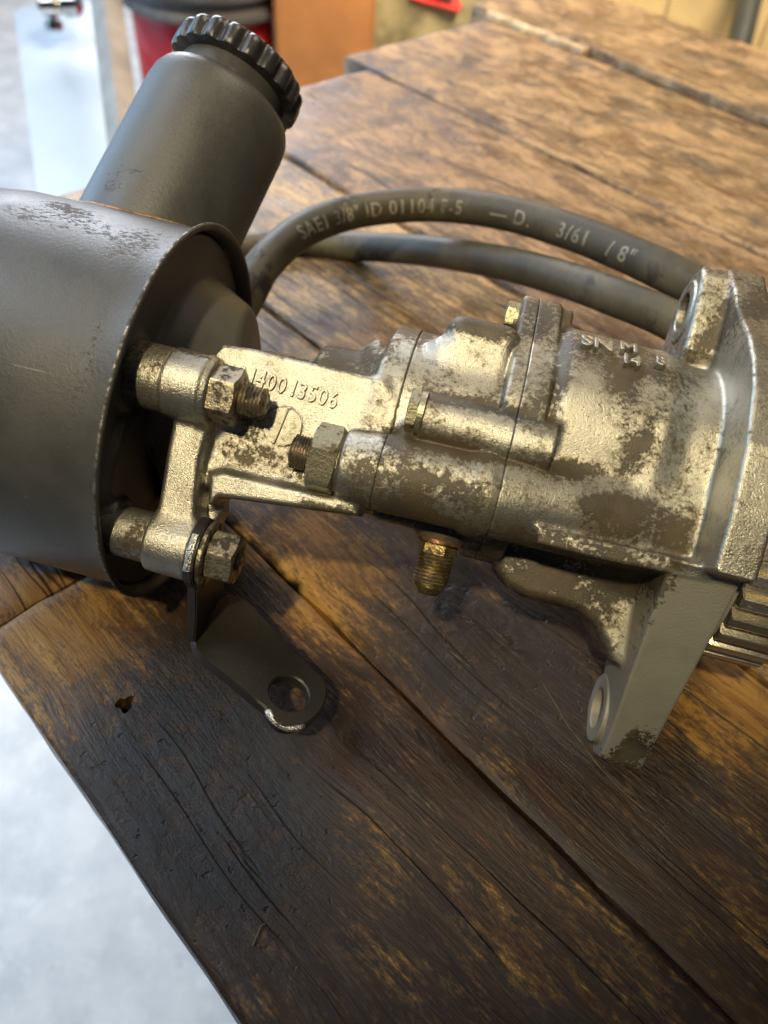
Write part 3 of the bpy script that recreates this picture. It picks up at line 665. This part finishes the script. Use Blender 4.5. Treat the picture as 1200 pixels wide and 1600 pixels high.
def hose_text(txt, i0, size, pts, ang, rad, start=0.):
    me = text_mesh(txt, size, 0, 0, 'LEFT', 1.16, .02)
    P3 = [Vector(p) for p in pts]; L = [0]
    for a, b in zip(P3, P3[1:]): L.append(L[-1]+(b-a).length)
    L = np.array(L); arr = np.array(pts); camp = Vector((0, 0, H0)); bm = bmesh.new(); bm.from_mesh(me)
    
    for yy in np.arange(-.2, 1.0, .07): bmesh.ops.bisect_plane(bm, geom=list(bm.verts)+list(bm.edges)+list(bm.faces), plane_co=(0, float(yy), 0), plane_no=(0, 1, 0))
    bmesh.ops.triangulate(bm, faces=bm.faces); bm.to_mesh(me); bm.free()
    s_0 = L[i0]
    for v in me.vertices:
        s_ = s_0+v.co.x; j = int(np.clip(np.searchsorted(L, s_), 1, len(L)-1)); f_ = (s_-L[j-1])/(L[j]-L[j-1])
        p = P3[j-1].lerp(P3[j], f_); T = (P3[min(j+2, len(P3)-1)]-P3[max(j-3, 0)]).normalized()
        toc = (Vector((0, -20, 30))-p); toc = (toc-T*toc.dot(T)).normalized(); upv = toc.cross(T).normalized()
        th = ang + (v.co.y)/rad
        v.co = (p + (toc*math.cos(th)+upv*math.sin(th))*(rad+.012))*CM - cA
    me.update(); return me
def mat_print():
    t = NT('hose_print'); n = t.noise(t.obj(), 260, 4); n0 = t.noise(t.obj(), 30, 3)
    return t.set(color=t.mix(t.ramp(t.math('ADD', n, t.math('MULTIPLY', n0, .8)), .86, 1.15), (.21, .19, .14, 1), (.08, .07, .05, 1)), rough=.6)
M_print = mat_print()
for txt, i0 in (('SAE1 3/8" ID 01104 F-5', 43), ('\u2014 D.', 110), ('3/61', 129), ('/ 8"', 145)):
    o = link('hose_lettering', hose_text(txt, i0, 1.08, h1, -.34, .95), M_print, hoseA, smooth=False)

# ------------------------------------------------------------------ workbench
Dk = nrm([-.7361, .6768]); Nk = np.array([-Dk[1], Dk[0]])
def mat_wood():
    t = NT('oil_stained_wood'); o = t.obj(); pos = t.pos()
    wv = t.n('ShaderNodeTexNoise', ins={'Vector': t.mapping(o, (7, 22, 5)), 'Scale': 1., 'Detail': 2., 'Roughness': .5}).outputs['Color']
    wsub = t.n('ShaderNodeVectorMath', operation='SUBTRACT', ins={0: wv, 1: (.5, .5, .5)}).outputs[0]
    wsc = t.n('ShaderNodeVectorMath', operation='MULTIPLY', ins={0: wsub, 1: (0., .022, 0.)}).outputs[0]
    o = t.n('ShaderNodeVectorMath', operation='ADD', ins={0: o, 1: wsc}).outputs[0]
    px = t.mapping(pos, (100, 100, 100))                           # cm
    sep = t.n('ShaderNodeSeparateXYZ', ins={0: px}); X, Y = sep.outputs[0], sep.outputs[1]
    g1 = t.noise(t.mapping(o, (3.0, 34, 30)), 1, 8, .68, .8)       # long grain
    g2 = t.noise(t.mapping(o, (14, 170, 120)), 1, 6, .7, .4)       # fine grain
    g3 = t.noise(t.mapping(o, (60, 700, 400)), 1, 3, .6)           # fibres
    f1 = t.noise(t.mapping(o, (52, 300, 200)), 1, 8, .74, .5)        # worn flecks
    f2 = t.noise(t.mapping(o, (16, 34, 20)), 1, 6, .65, .6)          # large wear
    f3 = t.noise(t.mapping(o, (260, 620, 400)), 1, 5, .75)
    dark = t.mix(t.ramp(g1, .3, .7), (.010, .0055, .0040, 1), (.052, .023, .0098, 1))
    dark = t.mix(t.ramp(g2, .42, .62, 0, .65), dark, (.016, .010, .008, 1))
    gold = t.mix(t.ramp(g2, .3, .7), (.19, .080, .021, 1), (.43, .24, .080, 1))
    far = t.ramp(Y, 22, 50)                                        # paler towards the back; sheen there and shadow in front painted in
    wear = t.math('ADD', t.math('MULTIPLY', t.math('SUBTRACT', f1, .5), 1.5), t.math('MULTIPLY', t.math('SUBTRACT', f2, .5), 1.25))
    wear = t.math('ADD', wear, t.math('MULTIPLY', t.math('SUBTRACT', f3, .5), 1.15))
    # paler lit areas painted in; between them oil stain mixed with painted cast shadow
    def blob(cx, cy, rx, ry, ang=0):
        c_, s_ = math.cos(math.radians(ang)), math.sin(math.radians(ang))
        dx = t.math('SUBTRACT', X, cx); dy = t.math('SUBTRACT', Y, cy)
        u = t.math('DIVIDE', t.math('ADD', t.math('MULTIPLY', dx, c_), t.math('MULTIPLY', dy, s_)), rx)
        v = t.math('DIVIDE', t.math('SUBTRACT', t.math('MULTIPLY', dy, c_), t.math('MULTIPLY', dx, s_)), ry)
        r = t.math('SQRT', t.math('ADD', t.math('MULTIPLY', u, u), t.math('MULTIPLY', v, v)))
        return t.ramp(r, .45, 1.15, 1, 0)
    a, b_, c3, d4, e5 = bench_pt(60, 985), bench_pt(1150, 1150), bench_pt(470, 900), bench_pt(260, 1130), bench_pt(760, 1020)
    lit_patch = t.math('MAXIMUM', blob(a[0]+1.5, a[1]-.3, 6.5, 4.2, -35), t.math('MAXIMUM', blob(b_[0]+5, b_[1]+1.5, 10, 6.2, -20), blob(c3[0]+1, c3[1], 5.5, 3.4, -40)))  # where light falls on the bench, put into the wood colour
    grease_shade = blob(d4[0]+1.8, d4[1]-1.6, 8.0, 4.6, -50)  # oily pitted stain together with the phone's shadow, painted black
    grease_shade = t.math('MAXIMUM', grease_shade, t.math('MULTIPLY', blob(e5[0], e5[1], 7.5, 4.2, -30), .6))  # shadow of the pump body painted on the planks
    k = t.math('ADD', t.math('MULTIPLY', lit_patch, .40), t.math('MULTIPLY', far, .28))
    k = t.math('SUBTRACT', k, .015)
    k = t.math('SUBTRACT', k, t.math('MULTIPLY', grease_shade, .30))
    wm = t.math('MAXIMUM', t.ramp(t.math('ADD', wear, k), .19, .40), t.ramp(t.math('ADD', wear, k), -.02, .30, 0, .34))
    base = t.mix(t.math('MULTIPLY', t.math('MAXIMUM', lit_patch, far), .62), dark, t.mix(g1, (.060, .036, .019, 1), (.165, .100, .050, 1)))
    gold = t.mix(far, gold, t.mix(g2, (.22, .135, .062, 1), (.47, .325, .17, 1)))
    col = t.mix(wm, base, gold)
    gm = t.math('MULTIPLY', grease_shade, t.ramp(t.noise(px, .9, 6, .7), .30, .55))
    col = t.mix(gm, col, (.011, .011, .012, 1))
    # oil-black blotches at the back, in the joints and round the body
    bl = t.ramp(t.noise(px, .16, 8, .70, .5), .52, .62)
    col = t.mix(t.math('MULTIPLY', bl, .68), col, (.026, .021, .018, 1))
    rnd = t.n('ShaderNodeObjectInfo').outputs['Random']
    hs = t.n('ShaderNodeHueSaturation', ins={'Hue': t.ramp(rnd, 0, 1, .492, .508, False), 'Saturation': 1.08, 'Value': t.ramp(rnd, 0, 1, .82, 1.18, False), 'Color': col}); col = hs.outputs[0]
    # grey scuffs
    sc = t.ramp(t.noise(t.mapping(o, (14, 30, 30)), 1, 6, .7, .8), .58, .72)
    col = t.mix(t.math('MULTIPLY', sc, t.mixf(far, .12, .6)), col, (.19, .165, .14, 1))
    # red paint traces
    rd = t.ramp(t.noise(t.mapping(o, (7, 60, 10), (3, 1, 0)), 1, 6, .7), .665, .70)
    col = t.mix(t.math('MULTIPLY', rd, .6), col, (.30, .065, .03, 1))
    # cracks along the grain
    ck = t.n('ShaderNodeTexNoise', ins={'Vector': t.mapping(o, (2.2, 62, 1)), 'Scale': 1., 'Detail': 2., 'Roughness': .4}).outputs['Fac']
    ck = t.ramp(t.math('ABSOLUTE', t.math('SUBTRACT', ck, .5)), 0, .011, 1, 0)
    ck = t.math('MULTIPLY', ck, t.ramp(t.noise(t.mapping(o, (6, 20, 1)), 1, 2), .48, .60))
    col = t.mix(t.math('MULTIPLY', ck, .85), col, (.008, .006, .005, 1))
    pit = t.math('MULTIPLY', t.ramp(t.noise(px, 2.6, 2, .5), .64, .74), t.math('MULTIPLY', grease_shade, .55))
    h = t.math('ADD', t.math('MULTIPLY', g1, .35), t.math('MULTIPLY', g2, .75))
    h = t.math('ADD', h, t.math('MULTIPLY', g3, .35)); h = t.math('ADD', h, t.math('MULTIPLY', f1, .5))
    h = t.math('SUBTRACT', h, t.math('MULTIPLY', ck, .9)); h = t.math('SUBTRACT', h, t.math('MULTIPLY', pit, 1.3))
    h = t.math('ADD', h, t.math('MULTIPLY', t.math('MULTIPLY', gm, t.noise(px, 2.2, 6, .75)), .9))
    rough = t.mixf(wm, t.ramp(f2, .35, .65, .26, .50), .50)
    return t.set(color=col, rough=rough, spec=.5, normal=t.bump(h, .75, .0014))
M_wood = mat_wood()
bench = thing('workbench', 'worn oil-stained wooden plank workbench carrying the pump and hoses', 'workbench', (0, .5, -.9))
bench.rotation_euler = (0, 0, 0)
def knot_noise(a, b, seed): return math.sin(a*.9+seed)*.5+math.sin(a*.37+seed*2.1)*.7+math.sin(b*1.3+a*.21+seed)*.4
from mathutils import noise as mnoise
def plank(a0, a1, c0, c1, z=0, thick=4.2, seed=0, rough=.08, edge=.35, hole=None, splay=0):
    # along a0..a1 (Dk), across c0..c1 (Nk); local x along the grain
    La, Lc = a1-a0, abs(c1-c0); na = max(8, int(La/1.1)); nc = max(6, int(Lc/1.0)); V = []; Fc = []
    cs = [0, .12, .35] + list(np.linspace(.8, Lc-.8, nc)) + [Lc-.35, Lc-.12, Lc]
    as_ = [0, .15, .5]+list(np.linspace(1.1, La-1.1, na))+[La-.5, La-.15, La]
    sgn = 1 if c1 > c0 else -1
    A_, C_ = len(as_), len(cs)
    for i, x in enumerate(as_):
        for j, y in enumerate(cs):
            e = min(y, Lc-y); ea = min(x, La-x)
            zz = rough*(mnoise.noise(Vector((x*.09, y*.45, seed)))) + rough*.5*mnoise.noise(Vector((x*.5, y*.9, seed+5)))
            if e < .3: zz -= edge*.6*(1-e/.3)**2*(.7+.5*mnoise.noise(Vector((x*.35, seed, 1))))
            if ea < .6: zz -= .22*(1-ea/.6)**2
            yy = y
            if e < .2: yy = y + (1 if y < Lc/2 else -1)*(.03+.10*mnoise.noise(Vector((x*.25, seed*3+(0 if y < Lc/2 else 9), 2)))+.05*mnoise.noise(Vector((x*1.3, seed, 4))))
            xx = x + (.25*mnoise.noise(Vector((y*.8, seed, 7 if x < La/2 else 8))) if ea < .2 else 0)
            V.append((xx*CM, sgn*yy*CM, zz*CM))
    for i in range(A_-1):
        for j in range(C_-1):
            q = (i*C_+j, (i+1)*C_+j, (i+1)*C_+j+1, i*C_+j+1); Fc.append(q if sgn > 0 else q[::-1])
    # skirt
    loop = [i*C_ for i in range(A_)] + [(A_-1)*C_+j for j in range(1, C_)] + [i*C_+C_-1 for i in range(A_-2, -1, -1)] + [j for j in range(C_-2, 0, -1)]
    k = len(V)
    for q in loop: x, y, zq = V[q]; V.append((x, y, -thick*CM))
    n = len(loop)
    for i in range(n):
        q = (loop[i], k+i, k+(i+1) % n, loop[(i+1) % n]); Fc.append(q if sgn > 0 else q[::-1])
    Fc.append(tuple(k+i for i in range(n)) if sgn < 0 else tuple(k+n-1-i for i in range(n)))
    me = mesh_from('plank', V, Fc); bm = bmesh.new(); bm.from_mesh(me); bmesh.ops.recalc_face_normals(bm, faces=bm.faces)
    if hole:
        pass
    bm.to_mesh(me); bm.free()
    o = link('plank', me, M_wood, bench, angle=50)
    org = Dk*a0+Nk*c0
    M4 = np.eye(4); M4[:2, 0] = Dk; M4[:2, 1] = Nk; M4[:3, 3] = ((org[0])*CM, (org[1]-50)*CM, .9+z*CM)
    o.matrix_local = Matrix(M4.tolist()); return o
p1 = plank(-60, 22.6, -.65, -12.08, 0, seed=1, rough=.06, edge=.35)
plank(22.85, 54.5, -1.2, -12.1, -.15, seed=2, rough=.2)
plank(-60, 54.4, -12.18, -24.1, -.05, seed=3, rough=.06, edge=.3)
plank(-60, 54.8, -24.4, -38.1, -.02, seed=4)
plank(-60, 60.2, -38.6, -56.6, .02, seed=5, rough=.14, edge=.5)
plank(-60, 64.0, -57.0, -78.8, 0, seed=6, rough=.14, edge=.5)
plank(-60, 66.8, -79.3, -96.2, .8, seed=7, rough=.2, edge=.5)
def strip(a0, a1, c, z, w, col, name, seed=0):
    V = []; Fc = []; n = 60
    for i in range(n):
        a = a0+(a1-a0)*i/(n-1); e = c+.3*mnoise.noise(Vector((a*.35, seed, 3))); w2 = w*(.7+.9*abs(mnoise.noise(Vector((a*.25, seed, 8))))); zz = z+.12*mnoise.noise(Vector((a*.8, seed, 5)))
        if i in (0, n-1): w2 *= .2
        for (dc, dz) in ((-w2*.5, -.5), (-w2*.4, .12), (w2*.3, .16), (w2*.6, -.05), (w2*.7, -.6)):
            q = Dk*a+Nk*(e+dc); V.append((q[0]*CM, (q[1]-50)*CM, .9+(zz+dz)*CM))
    for i in range(n-1):
        for j in range(5): Fc.append((i*5+j, i*5+(j+1) % 5, (i+1)*5+(j+1) % 5, (i+1)*5+j))
    Fc.append((0, 1, 2, 3, 4)); Fc.append(tuple((n-1)*5+j for j in (4, 3, 2, 1, 0)))
    me = mesh_from(name, V, Fc); bm = bmesh.new(); bm.from_mesh(me); bmesh.ops.recalc_face_normals(bm, faces=bm.faces); bm.to_mesh(me); bm.free()
    return link(name, me, col, bench, angle=50)
# splintered pale edge of the raised back plank, red paint on the rear edge
M_pale = mat_plain('pale_split_wood', (.42, .30, .16), .6, scale=60, var=.4, bump=.4)
M_red = mat_plain('red_paint', (.62, .05, .025), .5, scale=60, var=.3)
strip(50, 64.5, -79.2, .5, 1.0, M_pale, 'splintered_edge')
strip(20, 46, -79.25, .55, .32, M_pale, 'splintered_edge', 3)
strip(20, 42, -96.3, .5, .8, M_red, 'red_paint_line')
# legs and rails below
M_leg = mat_plain('leg_wood', (.16, .09, .045), .6, scale=12, bump=.3)
for (a, c) in ((15, -12), (15, -88), (-52, -12), (-52, -88)):
    q = Dk*a+Nk*c; me = extrude_poly([(q[0]-4.5, q[1]-50-4.5, 0), (q[0]+4.5, q[1]-50-4.5, 0), (q[0]+4.5, q[1]-50+4.5, 0), (q[0]-4.5, q[1]-50+4.5, 0)], (0, 0, 85.3), .4)
    link('leg', me, M_leg, bench)
for a in (15, -52):
    q0 = Dk*(a+6)+Nk*-8; q1 = Dk*(a+6)+Nk*-92; d = Dk*2; me = extrude_poly([(*(q0-[0, 50]), 77), (*(q1-[0, 50]), 77), (*(q1-[0, 50]-d), 77), (*(q0-[0, 50]-d), 77)], (0, 0, 8.2), .2)
    link('cross_rail', me, M_leg, bench)

# nail hole and debris on the near plank
hp = bench_pt(195, 1100)
cut_me = revolve([(-1.2, .16), (-.5, .22), (-.1, .30), (.2, .38)], (0, 0, 0), (0, 0, 1), 24, lambda r, z, th: (r*(1+.22*math.sin(3*th+1)+.12*math.sin(5*th)), z))
cut_o = bpy.data.objects.new('cutter', cut_me); COL.objects.link(cut_o); cut_o.location = (hp[0]*CM, hp[1]*CM, 0)
bpy.context.view_layer.update()
bm_ = p1.modifiers.new('hole', 'BOOLEAN'); bm_.operation = 'DIFFERENCE'; bm_.object = cut_o; bm_.solver = 'EXACT'
dg = bpy.context.evaluated_depsgraph_get(); new = bpy.data.meshes.new_from_object(p1.evaluated_get(dg)); p1.modifiers.clear(); p1.data = new
bpy.data.objects.remove(cut_o)
# long splinter lying below the flange
M_straw = mat_plain('dry_splinter', (.12, .08, .04), .6, scale=200)
sp = [Vector(bench_pt(*p, h)) for p, h in (((848, 1068), .25), ((868, 1100), .35), ((885, 1130), .3), ((912, 1165), .28), ((938, 1200), .2), ((975, 1238), .15), ((1010, 1268), .12))]
me = tube([Vector(p) for p in spline(sp, 5)], .07, 6, False, 'splinter', lambda i: .015+.03*rng.random()); o = link('wood_splinter', me, M_straw)
tag(o, 'long pale wood splinter lying on the dark plank below the flange arm', 'splinter')
sp = [Vector(bench_pt(*p, .1)) for p in ((395, 1478), (402, 1462), (408, 1448), (414, 1443))]
o = link('wood_fibre', tube([Vector(p) for p in spline(sp, 5)], .03, 6), M_straw); tag(o, 'tiny curled fibre on the near plank close to the bench edge', 'fibre')

# ------------------------------------------------------------------ floor and background
def mat_floor():
    t = NT('pale_concrete'); p = t.pos(); n1 = t.noise(p, 9, 5, .6); n2 = t.noise(p, 45, 5, .7)
    c = t.mix(t.ramp(n1, .3, .7), (.36, .37, .37, 1), (.50, .50, .48, 1)); c = t.mix(t.ramp(n2, .5, .75, 0, .5), c, (.60, .60, .58, 1)); c = t.mix(t.ramp(t.noise(p, 22, 7, .75), .60, .70, 0, .35), c, (.20, .19, .17, 1))
    return t.set(color=c, rough=.55, normal=t.bump(n2, .3, .004))
me = mesh_from('floor', [(-8, -4, -.9), (8, -4, -.9), (8, 12, -.9), (-8, 12, -.9)], [(0, 1, 2, 3)])
o = link('floor', me, mat_floor(), smooth=False); o['kind'] = 'structure'
lamp('daylight_on_floor', 'AREA', (-1.9, .9, 1.0), (-1.15, .9, -.9), 27, (.84, .91, 1), shape='RECTANGLE', size=1.6, size_y=2.4, spread=math.radians(70))

def box_thing(name, label, cat, px, py, d, size, mat, rot=0, bev=1.0, base=None):
    q = depth_pt(px, py, d); sx, sy, sz = size
    me = extrude_poly([(-sx/2, -sy/2, 0), (sx/2, -sy/2, 0), (sx/2, sy/2, 0), (-sx/2, sy/2, 0)], (0, 0, sz), bev)
    o = link(name, me, mat); o.location = (q[0]*CM, q[1]*CM, -.9 if base is None else base); o.rotation_euler = (0, 0, math.radians(rot)); return tag(o, label, cat)
# red drum with grey rolled bands
q = depth_pt(300, 60, 170)
zt_shift = 15.5
drum = thing('red_drum', 'red drum with dark grey ribbed upper part standing behind the bench', 'drum', (q[0]*CM, (q[1]+18)*CM, -.9))
zt = (q[2]+90)+zt_shift
me = revolve([(0, 17), (1, 18), (zt-14, 18), (zt-13.5, 17.8)], (0, 0, 0), (0, 0, 1), 64); link('body', me, mat_plain('red_enamel', (.42, .012, .016), .35, scale=8), drum)
prof = [(zt-13.5, 18.2)]
for k in range(7): z0 = zt-13.0+k*4.2; prof += [(z0, 18.8), (z0+1.0, 20.6), (z0+2.0, 20.6), (z0+3.0, 18.9)]
me = revolve(prof, (0, 0, 0), (0, 0, 1), 72); link('ribbed_top', me, mat_plain('grey_metal', (.16, .15, .14), .35, .7, scale=20), drum)
# grey metal leg leaning in front of it
def prism_between(p, q, w, d, name, mat, parent=None):
    p = Vector(p); q = Vector(q); ax_ = (q-p).normalized(); u = ax_.cross(Vector((0, 1, 0))).normalized(); v = ax_.cross(u)
    c = [p+u*a*w/2+v*b*d/2 for a, b in ((-1, -1), (1, -1), (1, 1), (-1, 1))]
    return link(name, extrude_poly(c, q-p, .3), mat, parent)
o = prism_between(depth_pt(200, 260, 125), depth_pt(158, -60, 150), 5, 4, 'steel_post', mat_plain('grey_brown_steel', (.22, .19, .155), .5, .3, scale=15)); tag(o, 'leaning grey steel post between the white panel and the red drum', 'post')
# white panel leaning at the left
c4 = [depth_pt(20, 20, 190), depth_pt(140, 10, 190), depth_pt(235, 390, 150), depth_pt(70, 400, 150)]
o = link('white_panel', extrude_poly([tuple(x) for x in c4], (1.5, 2.0, 1.0), .3), mat_plain('white_plastic', (.33, .38, .42), .35, scale=4, var=.06)); tag(o, 'large bluish white plastic panel leaning beyond the left end of the bench', 'panel')
# chrome fitting lying over the panel's top
q = depth_pt(95, 8, 175)
cf = thing('chrome_valve', 'blurred chrome valve handle with brass parts at the upper left', 'valve', (q[0]*CM, q[1]*CM, q[2]*CM))
M_chr = mat_plain('chrome', (.6, .58, .55), .12, 1, scale=30); M_br2 = mat_plain('brass_far', (.7, .45, .12), .2, 1, scale=30)
link('valve_body', revolve([(-5, 1.0), (-4, 2.2), (-1, 2.4), (0, 1.6), (1, 2.6), (4, 2.4), (5, 1.2)], (0, 0, 0), (1, .1, .1), 24), M_chr, cf)
link('valve_stem', revolve([(0, .9), (3, .9), (3.2, 2.0), (5, 2.0), (5.4, 1.2)], (-2.5, 0, 0), (.1, -.3, -1), 20), M_chr, cf)
link('handle', revolve([(0, .8), (4, .8), (4.4, 2.6), (5.2, 2.6), (5.6, 1.0)], (1.5, 0, 0), (.1, .1, 1), 20), M_br2, cf)
# orange-brown timber cabinet
M_cab = mat_plain('varnished_timber', (.40, .165, .045), .5, scale=5, var=.22)
box_thing('timber_cabinet', 'orange-brown timber cabinet side behind the filler cap', 'cabinet', 512, 60, 185, (22, 30, 150), M_cab, 3, .8)
# thin purple-grey upright beside it
box_thing('dark_upright', 'narrow dark upright between red drum and timber cabinet', 'upright', 436, 60, 180, (2.6, 6, 150), mat_plain('dark_wood', (.10, .05, .04), .6, scale=8), 0, .4)
# rough olive block and red case
M_ol = mat_plain('mottled_olive', (.24, .21, .11), .8, scale=9, var=.65, bump=.5)
box_thing('mottled_block', 'mottled olive concrete block behind the bench corner', 'block', 650, 60, 200, (36, 20, 110), M_ol, 0, 2)
q = depth_pt(668, -12, 185)
case = thing('red_case', 'red case with black panel at the top beyond the bench corner', 'case', (q[0]*CM, q[1]*CM, q[2]*CM))
c4 = [depth_pt(590, -40, 184), depth_pt(722, -40, 184), depth_pt(722, 24, 184), depth_pt(640, 2, 184)]
def rel(ps): return [(p[0]-q[0], p[1]-q[1], p[2]-q[2]) for p in ps]
link('shell', extrude_poly(rel(c4), (0, 12, 2), .8), mat_plain('red_plastic', (.60, .03, .02), .4, scale=10), case)
c4 = [depth_pt(655, -40, 183), depth_pt(708, -40, 183), depth_pt(708, 4, 183), depth_pt(672, -4, 183)]
link('panel', extrude_poly(rel(c4), (0, 1.2, .2), .2), mat_plain('black_panel', (.02, .02, .025), .4, scale=10), case)
box_thing('tan_board', 'tan plywood board upright behind the back corner of the bench', 'board', 765, 10, 210, (26, 4, 150), mat_plain('tan_ply', (.42, .25, .09), .6, scale=6), 0, .4)
# pale wall at the upper right, dark pipe in front
M_wall = mat_plain('yellow_ply', (.56, .42, .20), .7, scale=5, var=.16)
q0 = depth_pt(880, 20, 215); q1 = depth_pt(1400, 80, 215)
wal = thing('plywood_wall', 'pale yellow plywood wall behind the bench at the upper right', 'wall', (q0[0]*CM, q0[1]*CM, -.9))
wx = q1[0]-q0[0]
for (a, b) in ((0, .295), (.302, .60), (.606, 1)):
    link('board', extrude_poly([(wx*a, 0, 0), (wx*b, 0, 0), (wx*b, 3, 0), (wx*a, 3, 0)], (0, 0, 200), .3), M_wall, wal)
p0 = depth_pt(1140, 130, 195); p1 = depth_pt(1200, -120, 195)
me = revolve([(0, 3.1), ((Vector(p1)-Vector(p0)).length, 3.1)], tuple(p0), tuple(Vector(p1)-Vector(p0)), 32)
o = link('dark_pipe', me, mat_plain('dark_grey_pipe', (.045, .05, .045), .4, scale=8)); tag(o, 'slanting dark grey pipe in front of the pale plywood wall', 'pipe')
